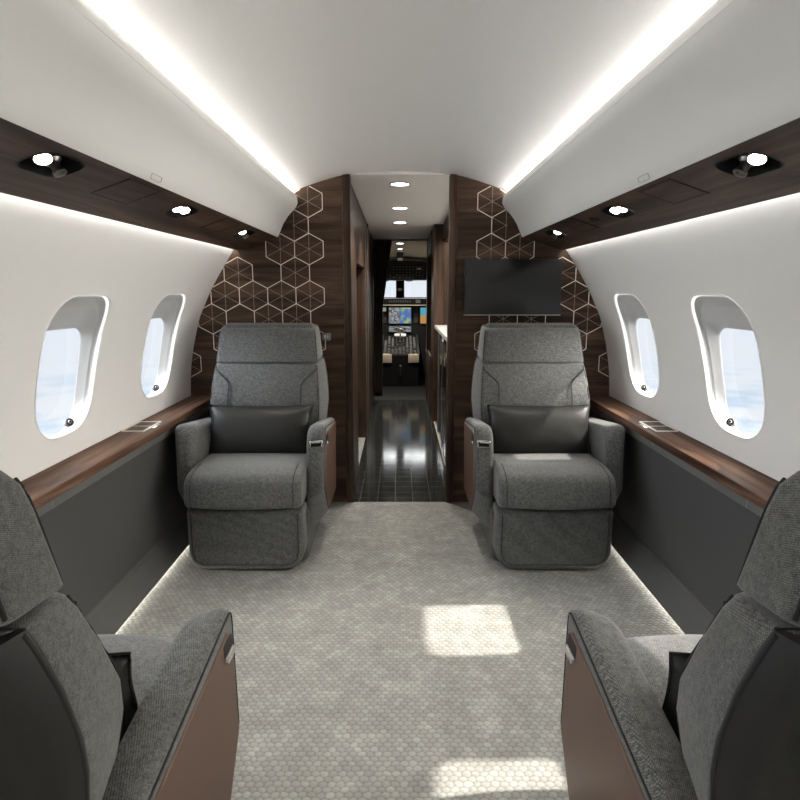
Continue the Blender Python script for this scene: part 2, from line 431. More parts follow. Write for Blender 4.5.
# windows: surround (reveal), light ring, pane, shade button
def window(sgn, yc, n):
    O = outer_outline(yc); G = glass_outline(yc)
    def ringpt(t, depth, proud=0):
        out = []
        for (zo, yo), (zg, yg) in zip(O, G):
            z = zo + (zg - zo) * t; y = yo + (yg - yo) * t
            x = wx(zo) + (gx(zg) - wx(zo)) * depth + proud
            out.append((sgn * x, y, z))
        return out
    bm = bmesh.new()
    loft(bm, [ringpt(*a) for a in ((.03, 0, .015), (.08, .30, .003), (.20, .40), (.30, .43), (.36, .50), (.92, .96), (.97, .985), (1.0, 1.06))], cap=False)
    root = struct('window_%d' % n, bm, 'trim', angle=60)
    bm = bmesh.new()
    def lip(d, proud):
        return [(sgn * (wx(z) + proud), y, z) for z, y in offset(O, d)]
    loft(bm, [lip(-.006, .003), lip(-.005, -.002), lip(-.002, -.003), lip(.0005, -.0015), lip(.001, .002)], cap=False)
    link('surround_lip', bm, 'wall', root)
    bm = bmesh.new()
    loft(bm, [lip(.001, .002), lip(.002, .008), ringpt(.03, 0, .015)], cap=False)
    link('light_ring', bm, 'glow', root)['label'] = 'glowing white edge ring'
    bm = bmesh.new()
    vs = [bm.verts.new((sgn * (gx(z) + .002), y, z)) for z, y in offset(G, -.004)]; bm.faces.new(vs)
    link('pane', bm, 'glass', root, smooth=False)
    # round shade button on the forward lower part of the surround
    zb, yb, xb = .772, yc + .088, wx(.79) + .034
    T = frame_of((sgn * xb, yb, zb), (-sgn * .75, -.55, .40))
    bm = bmesh.new(); lathe(bm, [(.0, -.016), (.0155, -.016), (.016, .003), (.0140, .006), (.0, .006)], T)
    bt = link('shade_button', bm, 'black', root); bt['label'] = 'round black button'
    bm = bmesh.new(); tube(bm, [T @ Vector((.006 * math.cos(a), .006 * math.sin(a), .0065)) for a in [k * PI / 5 for k in range(10)]], .0012, 5, True)
    link('button_ring', bm, 'chrome', bt)
n = 1
for sgn in (-1, 1):
    for yc in WIN_Y: window(sgn, yc, n); n += 1

# ------------------------------------------------------------------ side ledges
def side_ledge(sgn, side, label):
    x0, x1 = 1.080, wx(LEDGE) + .004
    bm = bmesh.new()
    prof = rpoly([(x0, LEDGE - .034, .004), (x1, LEDGE - .034, .002), (x1, LEDGE, .002), (x0, LEDGE, .005)], 3)
    strip(bm, [(sgn * x, z) for x, z in prof], YR + .002, P - .002, close=True)
    r = tag(link('side_ledge', bm, 'wood_ledge', smooth=False), label, 'ledge')
    bm = bmesh.new(); box(bm, min(sgn * 1.094, sgn * 1.112), max(sgn * 1.094, sgn * 1.112), YR + .002, P - .002, .586, LEDGE - .0345)
    b = link('metal_band', bm, 'band', r, smooth=False); b['label'] = 'satin grey metal band under the wood'
    for y in (.95, 1.80, 2.52, 3.2):
        bm = bmesh.new(); box(bm, min(sgn * 1.0932, sgn * 1.0945), max(sgn * 1.0932, sgn * 1.0945), y, y + .003, .587, LEDGE - .035)
        link('band_joint', bm, 'steel', b, smooth=False)
    # flush folding-table lid with a thin metal edge
    ya, yb, xa, xb = 2.555, 2.745, 1.122, 1.214
    bm = bmesh.new(); box(bm, min(sgn * xa, sgn * xb), max(sgn * xa, sgn * xb), ya, yb, LEDGE - .004, LEDGE + .002)
    lid = link('table_lid', bm, 'wood_y', r, smooth=False); lid['label'] = 'darker wood lid of the folding table'
    bm = bmesh.new(); w = .0035
    for a in ((xa - w, xa + w, ya, yb), (xb - w, xb + w, ya, yb), (xa, xb, ya - w, ya + w), (xa, xb, yb - w, yb + w), (xa, xb, (ya + yb) / 2 - .0012, (ya + yb) / 2 + .0012)):
        box(bm, min(sgn * a[0], sgn * a[1]), max(sgn * a[0], sgn * a[1]), a[2], a[3], LEDGE - .002, LEDGE + .004)
    link('lid_edge', bm, 'inlay', lid, smooth=False)
    bm = bmesh.new(); box(bm, min(sgn * 1.098, sgn * 1.112), max(sgn * 1.098, sgn * 1.112), 2.62, 2.70, LEDGE - .002, LEDGE + .003, .001)
    link('lid_latch', bm, 'chrome', lid)
    return r
side_ledge(-1, 'left', 'walnut side ledge along the left cabin wall, beside the armchair without a screen above it')
side_ledge(1, 'right', 'walnut side ledge along the right cabin wall, patched with sunlight')

# ------------------------------------------------------------------ overhead lockers with wood soffit
S0, S1 = (.909, 1.483), (.685, 1.554); SL = math.hypot(S0[0] - S1[0], S0[1] - S1[1])
def soff(sgn, s, y, up=0.0):
    t = s / SL
    return Vector((sgn * (S0[0] + (S1[0] - S0[0]) * t + .301 * up), y, S0[1] + (S1[1] - S0[1]) * t + .954 * up))
CL_S = .160
CLUSTERS = [3.005, 2.165, 1.375, .55, -.27, -1.09]
def cl_outline(yc, g=0.0):    # (s, y)
    return rpoly([(CL_S - .045 - g, yc - .082 - g, .060), (CL_S + .045 + g, yc - .082 - g, .060), (CL_S + .045 + g, yc + .082 + g, .060), (CL_S - .045 - g, yc + .082 + g, .060)], 7)
def locker(sgn, label):
    root = empty('overhead_locker', (sgn * .75, P, 1.55), label=label, cat='locker')
    off = Vector((-sgn * .75, -P, -1.55))
    def sh(o): o.location = off; return o
    prof = [(.685, 1.554), (.681, 1.556), (.668, 1.586), (.649, 1.628), (.622, 1.667), (.600, 1.691), (.584, 1.707), (.574, 1.720), (.568, 1.734), (.566, 1.7465), (.569, 1.7475), (.567, 1.749), (.569, 1.765), (.574, 1.780), (.579, 1.783), (.600, 1.770), (.640, 1.740), (.72, 1.705)]
    bm = bmesh.new(); strip(bm, [(sgn * x, z) for x, z in prof], YR, P)
    face = sh(link('locker_face', bm, 'bin', root, angle=50))
    for yc in (1.74,):   # faint oval push latch outline on the face
        bm = bmesh.new(); pts = []
        for u, v in rpoly([(-.035, -.006, .006), (.035, -.006, .006), (.035, .008, .006), (-.035, .008, .006)], 3):
            z = 1.567 + v; pts.append((sgn * (.6735 - .44 * (z - 1.567) - .0005), yc + u, z))
        tube(bm, pts, .0006, 4, True)
    link('push_latch', bm, 'band', face)
    bm = bmesh.new()
    patch(bm, -.002, SL + .001, 6, YR, P, 60, [cl_outline(y) for y in CLUSTERS], lambda s, y: soff(sgn, s, y))
    a = [soff(sgn, -.002, y) for y in (YR, P)]; b = [soff(sgn, -.002, y, .014) for y in (YR, P)]
    vs = [bm.verts.new(p) for p in (a[0], a[1], b[1], b[0])]; bm.faces.new(vs)
    w = sh(link('wood_soffit', bm, 'wood_y', root, smooth=False)); w['label'] = 'dark walnut underside panel'
    # led strip above the soffit's outer edge, washing the wall
    bm = bmesh.new(); box(bm, min(sgn * .911, sgn * .921), max(sgn * .911, sgn * .921), YR + .01, P - .01, 1.500, 1.504)
    st = sh(link('wash_light', bm, 'strip', root, smooth=False)); st['label'] = 'white light strip washing the wall'
    return root
locker(-1, 'long pale overhead locker above the left windows, walnut underside with three lamp recesses')
locker(1, 'long pale overhead locker above the right windows, walnut underside with an extra small black speaker')

def lamp_cluster(sgn, yc, kinds, label, i):
    base = soff(sgn, CL_S, yc)
    root = empty('reading_light', base, label=label, cat='reading light', group='reading lights in the soffits')
    off = -base
    def put(o): o.location = off; return o
    bm = bmesh.new()
    rings = []
    for g, up in ((.004, -.0015), (.0, -.002), (-.003, .004), (-.004, .030), (-.020, .046)):
        rings.append([soff(sgn, s, y, up) for s, y in cl_outline(yc, g)])
    loft(bm, rings, cap=False); bm.faces.new([bm.verts.new(v) for v in rings[-1]])
    put(link('recess', bm, 'recess', root))
    for k, (ds, dy, kd) in enumerate(kinds):
        c = soff(sgn, CL_S + ds, yc + dy, .010)
        axis = Vector((-sgn * .30 - sgn * .15, -.45, -1)) if kd == 'lamp' else Vector((-sgn * .6, -.1, -1))
        T = frame_of(c, axis)
        bm = bmesh.new()
        if kd == 'lamp':
            lathe(bm, [(.010, -.018), (.016, -.012), (.0195, .0), (.0200, .007), (.0175, .008), (.0172, .004)], T)
            h = put(link('lamp', bm, 'chrome', root))
            bm = bmesh.new(); lathe(bm, [(.0, .004), (.0168, .004), (.0168, .0052), (.010, .0068), (.0, .007)], T)
            l = link('lens', bm, 'lens', h); l['label'] = 'lit round lens'
        else:
            lathe(bm, [(.020, -.020), (.020, -.004), (.012, .002), (.011, .018), (.015, .021), (.015, .027), (.010, .027), (.009, .020)], T)
            put(link('air_nozzle', bm, 'steel', root))
        if kd == 'lamp':
            ld = bpy.data.lights.new('reading_spot', 'SPOT'); ld.energy = SPOT_W; ld.color = (1, .93, .83); ld.spot_size = math.radians(75); ld.spot_blend = .8; ld.shadow_soft_size = .018
            lo = bpy.data.objects.new('reading_spot', ld); COL.objects.link(lo)
            lo.location = c + axis.normalized() * .014
            lo.rotation_euler = axis.to_track_quat('-Z', 'Y').to_euler(); lo.parent = h; lo.matrix_parent_inverse = Matrix()
            lo.location = c + axis.normalized() * .014
SPOT_W = 5
one = [(.004, -.036, 'lamp'), (-.004, .020, 'nozzle')]
two = [(.002, -.040, 'lamp'), (.006, .016, 'lamp')]
words = {3.005: 'farthest', 2.165: 'middle', 1.375: 'nearest'}
for sgn, sd in ((-1, 'left'), (1, 'right')):
    for i, yc in enumerate(CLUSTERS[:3]):
        lamp_cluster(sgn, yc, two if yc == 2.165 else one,
            {3.005: 'small black lamp recess in the %s soffit, farthest of three, by the patterned partition',
             2.165: 'black lamp recess in the %s soffit with two lit lamps, middle of three',
             1.375: 'lamp recess nearest the camera in the %s soffit, one lamp and an air nozzle'}[yc] % sd, i)
    for i, yc in enumerate(CLUSTERS[3:]):
        lamp_cluster(sgn, yc, two, 'black lamp recess in the %s soffit behind the near seats' % sd, i)
    for yc, lab in ((1.745, 'square oxygen mask door in the %s walnut soffit, the nearer one'), (2.625, 'square oxygen mask door in the %s walnut soffit, the farther one')):
        bm = bmesh.new(); c = soff(sgn, .16, yc)
        q = [(.102, yc - .102), (.221, yc - .108), (.220, yc + .100), (.101, yc + .106)]
        def fr(g, up): return [soff(sgn, s, y, up) for s, y in offset(q, g)]
        loft(bm, [fr(0, .0005), fr(0, -.0014), fr(.0075, -.0014), fr(.0075, .0005)], cap=False)
        o = link('oxygen_mask_door', bm, 'recess', smooth=False); 
        tag(o, lab % sd, 'panel', 'oxygen mask doors in the soffits')
        bm = bmesh.new(); loft(bm, [fr(.0076, .0005), fr(.0076, -.0008)], cap=False); bm.faces.new([bm.verts.new(v) for v in fr(.0076, -.0008)])
        link('door_leaf', bm, 'wood_y', o, smooth=False)
bm = bmesh.new()
def ell(a, b, up): return [soff(1, .164 + a * math.cos(k * PI / 12), 2.42 + b * math.sin(k * PI / 12), up) for k in range(24)]
loft(bm, [ell(.026, .040, .004), ell(.026, .040, -.002), ell(.022, .036, -.002), ell(.020, .034, .003)], cap=False); bm.faces.new([bm.verts.new(v) for v in ell(.020, .034, .003)])
sp = tag(link('speaker', bm, 'black'), 'small oval black speaker in the right walnut soffit', 'speaker')

# ceiling cove lights
for sgn, sd in ((-1, 'left'), (1, 'right')):
    bm = bmesh.new(); box(bm, min(sgn * .618, sgn * .640), max(sgn * .618, sgn * .640), YR + .01, P - .01, 1.760, 1.765)
    tag(link('cove_light', bm, emit('cove_led_' + sd, (1, .97, .93), 20.0), smooth=False), 'white light strip in the cove along the %s edge of the ceiling' % sd, 'light strip')
# floor accent lights tucked under the lip of the kick
for sgn, sd in ((-1, 'left'), (1, 'right')):
    bm = bmesh.new(); box(bm, min(sgn * 1.084, sgn * 1.0875), max(sgn * 1.084, sgn * 1.0875), YR + .01, P - .01, .002, .0095)
    tag(link('floor_light', bm, emit('floor_led_' + sd, (1, .95, .86), 30.0), smooth=False), 'light strip at floor level under the %s side panel' % sd, 'light strip')

# ------------------------------------------------------------------ forward partition with inlay
HW, HR = .0805, .0865
ROWS = [(1.746, 0, [0]), (1.618, 1, [0]), (1.490, 0, [0, 1]), (1.360, 1, [0, 2]), (1.230, 0, [0, 1, 2, 3]), (1.101, 1, [0, 1, 3]), (.972, 0, [0, 1, 3]), (.843, 1, [4])]
def partition(sgn, side):
    bm = bmesh.new()
    pr = [(.285, 0), (.285, cz(.285))] + [(x, cz(x) - .001) for x in (.35, .43, .50, .57, .62)] + [(.70, 1.70), (.80, 1.58)] + [(wx(z) + .002, z) for z in (1.48, 1.394, 1.27, 1.1, .911, .78, .655)] + [(1.235, .5), (1.235, 0)]
    loft(bm, [[(sgn * x, y, z) for x, z in pr] for y in (P, P + .07)])
    w = struct('wall_front_' + side, bm, 'wood_x', smooth=False)
    bm = bmesh.new()
    box(bm, min(sgn * .276, sgn * .318), max(sgn * .276, sgn * .318), P - .006, P + .074, 0, cz(.276) - .002, .004)
    link('edge_post', bm, 'wood_z', w); 
    bm = bmesh.new(); box(bm, min(sgn * .3185, sgn * .3215), max(sgn * .3185, sgn * .3215), P - .002, P, .001, cz(.32) - .002)
    for z in (.30, .52, .76, 1.0): box(bm, min(sgn * .322, sgn * 1.2), max(sgn * .322, sgn * 1.2), P - .0006, P, z, z + .0016)
    link('veneer_joint', bm, 'wood_ledge', w, smooth=False)
    segs = {}; spokes = {}
    for z, odd, ks in ROWS:
        for k in ks:
            cx = .511 + odd * .0805 + .161 * k
            V = [(cx + HW * math.sin(a * PI / 3), z + HR * math.cos(a * PI / 3)) for a in range(6)]
            V = [(cx, z + HR), (cx + HW, z + HR / 2), (cx + HW, z - HR / 2), (cx, z - HR), (cx - HW, z - HR / 2), (cx - HW, z + HR / 2)]
            for a in range(6):
                p, q = V[a], V[(a + 1) % 6]
                key = tuple(sorted((tuple(round(c, 2) for c in p), tuple(round(c, 2) for c in q)))); segs[key] = (p, q)
                spokes[(round(cx, 3), z, a)] = ((cx, z), V[a])
    def ok(x, z): return x < wx(z) - .001 and not (x > .6 and z > 1.56 + .5 * (.7 - x)) and z < cz(x) - .004
    def bars(name, S, w_, d, mt='inlay'):
        bm = bmesh.new()
        for (x0, z0), (x1, z1) in S:
            T_ = [k / 24 for k in range(25) if ok(x0 + (x1 - x0) * k / 24, z0 + (z1 - z0) * k / 24)]
            if len(T_) < 2: continue
            x0, z0, x1, z1 = x0 + (x1 - x0) * T_[0], z0 + (z1 - z0) * T_[0], x0 + (x1 - x0) * T_[-1], z0 + (z1 - z0) * T_[-1]
            dx, dz = x1 - x0, z1 - z0; l = math.hypot(dx, dz); nx, nz = -dz / l * w_, dx / l * w_
            q = [(x0 + nx, z0 + nz), (x1 + nx, z1 + nz), (x1 - nx, z1 - nz), (x0 - nx, z0 - nz)]
            loft(bm, [[(sgn * x, y, z) for x, z in q] for y in (P - d, P + .001)])
        o = link(name, bm, mt, w, smooth=False); return o
    bars('hexagon_inlay', segs.values(), .0021, .0022)['label'] = 'pale metal hexagon lines'
    bars('spoke_inlay', spokes.values(), .0012, .0014, 'spoke')['label'] = 'thin pale spokes inside the hexagons'
partition(-1, 'left'); partition(1, 'right')
# header above the aisle opening
bm = bmesh.new(); loft(bm, [[(x, y, z) for x, z in [(-.29, 1.893), (.29, 1.893)] + [(x, cz(x) + .01) for x in (.29, .2, .1, 0, -.1, -.2, -.29)]] for y in (P + .03, P + .06)])
struct('trim_1', bm, 'ceil', smooth=False)

# tv on the right partition
t = empty('television', (.629, P, 1.278), label='flat black television on the right patterned partition', cat='television')
bm = bmesh.new(); box(bm, -.272, .272, -.062, -.036, -.155, .155, .004)
link('housing', bm, 'black', t)
bm = bmesh.new(); box(bm, -.264, .264, -.0635, -.0615, -.146, .147, .0008)
link('screen', bm, 'tv', t)['label'] = 'dark switched-off screen'
bm = bmesh.new(); box(bm, -.10, .10, -.036, 0, -.08, .08, .003); link('wall_mount', bm, 'black', t)
bm = bmesh.new(); box(bm, -.272, .272, -.0635, -.060, -.1545, -.150, .0005); link('lower_rim', bm, 'steel', t)

# wall socket on the left partition
t = empty('wall_socket', (-.423, P, 1.0), label='small grey wall socket on the left partition beside the armchair headrest', cat='socket')
bm = bmesh.new(); box(bm, -.024, .024, -.006, 0, -.021, .021, .002); link('plate', bm, 'band', t)
bm = bmesh.new()
box(bm, -.013, -.004, -.0075, -.005, -.010, .010); box(bm, .003, .006, -.0075, -.005, -.010, .011); box(bm, .006, .014, -.0075, -.005, -.003, 0)
link('symbol', bm, 'white', t, smooth=False)

# ------------------------------------------------------------------ armchair (local: faces -y, aisle side +x)
def arm_outline(outer):
    if outer: c = [(-.160, .650, .045), (-.195, .335, .03), (-.05, .175, .04), (.30, .175, .02), (.30, .590, .03)]
    else: c = [(-.165, .640, .112), (-.205, .300, .06), (-.200, .130, .02), (.30, .130, .02), (.30, .578, .03)]
    return rpoly(c, 6)
def build_chair(mir, root):
    """parts of one armchair under root; mir = -1 mirrors it in x"""
    def X(x): return mir * x
    def L(name, bm, mat, par=root, **k):
        return link(name, bm, mat, par, **k)
    # plinth
    bm = bmesh.new()
    o = rpoly([(-.265, -.27, .09), (.265, -.27, .09), (.265, .34, .08), (-.265, .34, .08)], 6)
    o2 = offset(o, -.012)
    loft(bm, [[(X(x), y, z) for x, y in q] for q, z in ((offset(o, .02), 0.0), (o, .012), (o, .10), (o2, .24), (offset(o2, .01), .26))])
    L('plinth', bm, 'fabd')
    # leg rest
    bm = bmesh.new()
    o = rpoly([(-.264, .290, .02), (-.264, .016, .085), (.264, .016, .085), (.264, .290, .02)], 8)
    def lr(u, v, w): 
        k = 1 - (u / .267) ** 2
        return (X(u), w - .045 * k * (w < -.2) + .02, v - .012 * k * max(0, (.1 - v) / .1))
    pad(bm, o, o, -.335, -.20, .018, lr)
    f = L('leg_rest', bm, 'fab')
    bm = bmesh.new()
    q = offset(o, .024)
    tube(bm, [lr(u, v, -.3362) for u, v in q if v < .277], .0016, 5)
    L('seam', bm, 'pipe', f)
    # seat cushion: side profile (y, z)
    bm = bmesh.new()
    o = rpoly([(.19, .448, .03), (-.20, .462, .3), (-.335, .440, .095), (-.345, .312, .03), (-.30, .300, .01), (.19, .30, .02)], 7)
    def sc(u, v, w):
        k = 1 - (w / .28) ** 2
        return (X(w), u - .035 * k * max(0, min(1, (-.05 - u) / .2)), v + .012 * k * (v > .4))
    pad(bm, o, o, -.263, .263, .022, sc, mid=8)
    f = L('seat_cushion', bm, 'fab')
    for w in (-.228, .228):
        up = [p for p in o if not (p[1] < .308)]
        up = [p for p in up if p[0] < .10]
        k = [sc(p[0], p[1], w) for p in up]
        bm = bmesh.new(); tube(bm, k, .0018, 5); L('seam', bm, 'pipe', f)
    # arms
    for sd in (1, -1):
        bm = bmesh.new()
        A, B = arm_outline(False), arm_outline(True)
        def ar(u, v, w): return (X(sd * (w + .008 * max(0, (v - .3) / .35) * max(0, min(1, (w - .27) / .07)))), u, v)
        pad(bm, A, B, .263, .346, .027, ar, mid=4, seg=5)
        arm = L('armrest', bm, 'fab')
        # piping round the outer edge
        bm = bmesh.new()
        tube(bm, [ar(u, v, .3445) for u, v in offset(B, .018)], .0022, 5, True)
        L('piping', bm, 'pipe', arm)
        # leather side panel
        C = rpoly([(-.120, .603, .028), (-.166, .338, .02), (-.045, .192, .03), (.285, .192, .01), (.285, .562, .01)], 6)
        bm = bmesh.new()
        def sp_(u, v, w): return (X(sd * (w + .008 * max(0, (v - .3) / .35))), u, v)
        pad(bm, C, C, .334, .3500, .004, sp_, seg=3)
        pn = L('side_panel', bm, 'brown', arm); pn['label'] = 'brown leather panel on the arm'
        if sd == 1:
            # release handle let into the upper front corner of the panel
            hy, hz = -.100, .572
            bm = bmesh.new(); xh = .3500 + .008 * (hz - .3) / .35
            q = rpoly([(-.034, -.026, .006), (.020, -.026, .006), (.030, .018, .006), (-.022, .018, .006)], 3)
            loft(bm, [[(X(xh + d), hy + u, hz + v) for u, v in offset(q, g)] for d, g in ((-.006, 0), (.001, 0), (.001, .003))])
            h = L('handle_recess', bm, 'recess', arm)
            bm = bmesh.new()
            loft(bm, [[(X(xh + d), hy + u, hz + v) for u, v in q2] for d, q2 in ((.0, rpoly([(-.034, -.026, .004), (.020, -.026, .004), (.024, -.010, .004), (-.031, -.010, .004)], 3)), (.006, rpoly([(-.033, -.025, .004), (.019, -.025, .004), (.023, -.011, .004), (-.030, -.011, .004)], 3)))])
            L('handle', bm, 'chrome', h)
            # control plate on the front face
            def fp(u, v, d):      # u across, v up on the leaning front face
                y = -.211 + .046 * (v - .33) / .29
                return (X(.312 + u), y - d, v)
            bm = bmesh.new(); q = rpoly([(-.031, .540, .006), (.031, .545, .006), (.031, .578, .006), (-.031, .573, .006)], 3)
            loft(bm, [[fp(u, v, d) for u, v in offset(q, g)] for d, g in ((-.014, 0), (.0045, 0), (.006, .002), (.006, .006), (.001, .007))])
            h = L('seat_control', bm, 'chrome', arm)
            bm = bmesh.new(); q2 = offset(q, .007)
            loft(bm, [[fp(u, v, d) for u, v in q2] for d in (-.01, .0042)]); hb = L('control_recess', bm, 'recess', h)
            bm = bmesh.new(); q3 = rpoly([(-.022, .562, .002), (.020, .565, .002), (.020, .572, .002), (-.022, .569, .002)], 3)
            loft(bm, [[fp(u, v, d) for u, v in offset(q3, g)] for d, g in ((.001, 0), (.007, 0), (.009, .003))]); L('control_paddle', bm, 'steel', h)
    # backrest: horizontal sections from the seat up, leaning back
    # (z, front y, rear y, front half width, rear half width)
    SEC = [(.400, .235, .355, .245, .270), (.470, .215, .352, .258, .288), (.560, .192, .350, .272, .308), (.650, .170, .352, .283, .319), (.700, .172, .356, .283, .318),
           (.780, .205, .372, .278, .311), (.850, .238, .390, .271, .299), (.875, .250, .398, .267, .293)]
    HEAD = [(.888, .256, .404, .267, .284), (.950, .272, .410, .264, .277), (1.005, .286, .416, .260, .270), (1.040, .298, .420, .256, .264), (1.062, .317, .421, .249, .255), (1.076, .346, .415, .238, .241)]
    def section(z, yf, yr, wf, wr, d=0.0):
        o = rpoly([(-wf, yf, .022), (wf, yf, .022), (wr, yr, .03), (-wr, yr, .03)], 4)
        o = offset(o, d)
        out = []
        for x, y in o:
            bulge = -.014 * (1 - (x / wf) ** 2) * (y < yf + .03) if abs(x) < wf else 0
            out.append((X(x), y + bulge, z + (y - yf) * .18))
        return out
    def body(S, name, top_r, bot_r):
        bm = bmesh.new(); rings = []
        s = S[0]; rings.append(section(*s, d=bot_r * 1.2)); rings.append(section(s[0], *s[1:], d=bot_r * .5))
        rings.append(section(s[0] + bot_r * .6, *s[1:]))
        for s in S[1:-1]: rings.append(section(*s))
        s = S[-1]; rings.append(section(s[0] - top_r * .6, *s[1:])); rings.append(section(s[0], *s[1:], d=top_r * .35)); rings.append(section(s[0] + .003, *s[1:], d=top_r * .8))
        loft(bm, rings)
        return L(name, bm, 'fab', angle=50)
    back = body(SEC, 'backrest', .010, .012)
    head = body(HEAD, 'headrest', .020, .010)
    def fs(z):    # front point data at height z
        T = SEC + HEAD
        g = lambda k: interp([(s[0], s[k]) for s in T], z)
        return g(1), g(2), g(3), g(4)
    # piping along the front side edges and curved decorative seams
    for host, z0, z1 in ((back, .50, .871), (head, .894, 1.048)):
        for s in (-1, 1):
            pts = []
            for k in range(13):
                z = z0 + (z1 - z0) * k / 12; yf, yr, wf, wr = fs(z)
                pts.append((X(s * (wf - .0048)), yf + .0052, z + .001))
            bm = bmesh.new(); tube(bm, pts, .0026, 6); L('piping', bm, 'pipe', host)
            pts = [(X(s * (wr - .006)), yr - .012, z + (yr - yf) * .18) for z in [z0 + (z1 - z0) * k / 10 for k in range(11)] for yf, yr, wf, wr in [fs(z)]]
            bm = bmesh.new(); tube(bm, pts, .0030, 6); L('piping', bm, 'pipe', host)
    for s in (-1, 1):
        pts = []
        for t_ in [k / 16 for k in range(17)]:
            z = .856 - .32 * t_; a = min(1, t_ / .26); xx = .264 - .076 * math.sin(a * PI / 2) ** 1.3
            yf, yr, wf, wr = fs(z); pts.append((X(s * xx), yf - .014 * (1 - (xx / wf) ** 2) + .0005, z))
        bm = bmesh.new(); tube(bm, pts, .0030, 5); L('seam', bm, 'pipe', back)
    # rear shell
    bm = bmesh.new(); rings = []
    for s in SEC:
        z, yf, yr, wf, wr = s
        zz = z + (yr - yf) * .18
        rings.append([(X(x), y, zz) for x, y in rpoly([(-wr + .002, yr - .022, .006), (wr - .002, yr - .022, .006), (wr - .02, yr + .040, .03), (-wr + .02, yr + .040, .03)], 4)])
    yl = [(x, y, z) for x, y, z in rings[0]]
    rings.insert(0, [(x * .96, y, .20) for x, y, z in yl])
    loft(bm, rings); L('rear_shell', bm, 'shell', angle=50)['label'] = 'black leather shell behind the backrest'

def lumbar(mir, loc, rz, label):
    root = empty('lumbar_pillow', loc, rz, label=label, cat='pillow', group='leather lumbar pillows')
    bm = bmesh.new(); N, K = 30, 18; grid = {}
    for sd in (1, -1):
        for i in range(N + 1):
            for j in range(K + 1):
                u, v = 2 * i / N - 1, 2 * j / K - 1
                e = i in (0, N) or j in (0, K)
                if e and sd == -1: continue
                th = .074 * max(0, (1 - abs(u) ** 3.2)) ** .5 * max(0, (1 - abs(v) ** 2.6)) ** .5
                pin = 1 + .05 * (abs(u) * abs(v)) ** 3
                x = u * .250 * (1 - .03 * (1 - u * u) * 0 - .035 * (1 - v * v) * 0) * pin - 0; z = v * .118 * pin * (1 - .04 * (1 - abs(u) ** 2) * (v > 0))
                wr = .004 * math.sin(u * 9 + v * 5) * math.exp(-((abs(u) - .85) / .25) ** 2) * (1 - abs(v))
                y = -sd * th + wr * sd
                grid[(sd, i, j)] = bm.verts.new((mir * x, y + .030 * v + .02 * u * u * 0, z + .0))
    def g(sd, i, j): return grid.get((sd, i, j)) or grid[(1, i, j)]
    for sd in (1, -1):
        for i in range(N):
            for j in range(K):
                bm.faces.new((g(sd, i, j), g(sd, i + 1, j), g(sd, i + 1, j + 1), g(sd, i, j + 1)))
    link('cushion', bm, 'pillow', root, angle=180)
    bm = bmesh.new()
    rim = [(i, 0) for i in range(N)] + [(N, j) for j in range(K)] + [(i, K) for i in range(N, 0, -1)] + [(0, j) for j in range(K, 0, -1)]
    pts = []
    for i, j in rim:
        u, v = 2 * i / N - 1, 2 * j / K - 1; pin = 1 + .05 * (abs(u) * abs(v)) ** 3
        pts.append((mir * u * .250 * pin, .030 * v, v * .118 * pin * (1 - .04 * (1 - abs(u) ** 2) * (v > 0))))
    tube(bm, pts, .003, 5, True); link('seam', bm, 'pillow', root)
    return root

CX, NX, FY, NY = .702, .695, 2.885, .975
GRP = 'cabin armchairs'
c1 = empty('armchair', (-CX, FY, 0), label='grey fabric armchair facing the camera under the left honeycomb inlay, dark pillow in shade', cat='armchair', group=GRP)
build_chair(1, c1)
c2 = empty('armchair', (CX, FY, 0), label='grey fabric armchair facing the camera below the television, sunlit pillow', cat='armchair', group=GRP)
build_chair(-1, c2)
def again(src, loc, label):
    c = copy_tree(src); c.location = loc; c.rotation_euler = (0, 0, PI); c['label'] = label; return c
again(c2, (-NX, NY, 0), 'grey armchair seen from behind at the left edge, seat in shade')
again(c1, (NX, NY, 0), 'grey armchair seen from behind at the right edge, seat touched by sunlight')
def pil(x, y, rz, label): lumbar(1, (x, y, .568), rz, label)
PD = .072
pil(-CX, FY + PD, 0, 'black leather lumbar pillow on the left far armchair, all in shade')
pil(CX, FY + PD, 0, 'black leather lumbar pillow on the right far armchair, half sunlit')
pil(-NX, NY - PD, PI, 'black leather lumbar pillow mostly hidden by the left near armchair')
pil(NX, NY - PD, PI, 'black leather lumbar pillow peeping past the right near armchair back')

# ------------------------------------------------------------------ galley passage
# left passage wall with a doorway, right tall cabinet, ceiling
bm = bmesh.new()
DZ = 1.445
box(bm, -.36, -.292, P + .07, 4.10, 0, 1.93); box(bm, -.36, -.292, 5.06, 5.55, 0, 1.90); box(bm, -.36, -.292, 4.10, 5.06, DZ, 1.90)
box(bm, -.36, -.285, 5.55, 5.62, 0, 1.9); box(bm, -.36, -.300, 5.62, 6.92, 0, 1.90)
struct('wall_passage_left', bm, 'wood_z', smooth=False)
bm = bmesh.new(); box(bm, -1.0, -.36, 4.02, 4.06, 0, 1.6); box(bm, -1.0, -.36, 5.10, 5.14, 0, 1.6); box(bm, -1.04, -1.0, 4.02, 5.14, 0, 1.6); box(bm, -1.0, -.36, 4.02, 5.14, 1.56, 1.6)
struct('wall_closet', bm, 'wood_z', smooth=False)
bm = bmesh.new(); box(bm, -1.0, -.30, 4.10, 5.06, 0, .006); struct('floor_closet', bm, 'carpet', smooth=False)
bm = bmesh.new(); box(bm, -.2885, -.284, 5.40, 5.46, .0, 1.8); box(bm, -.2905, -.286, 5.15, 5.17, 0, 1.8)
struct('trim_2', bm, 'steel', smooth=False)
bm = bmesh.new()
strip(bm, [(-.9, 1.893), (-.29, 1.893), (.29, 1.893), (.9, 1.893)], P + .06, 6.92)
for v in bm.verts:
    if v.co.y > 6: v.co.z -= .075
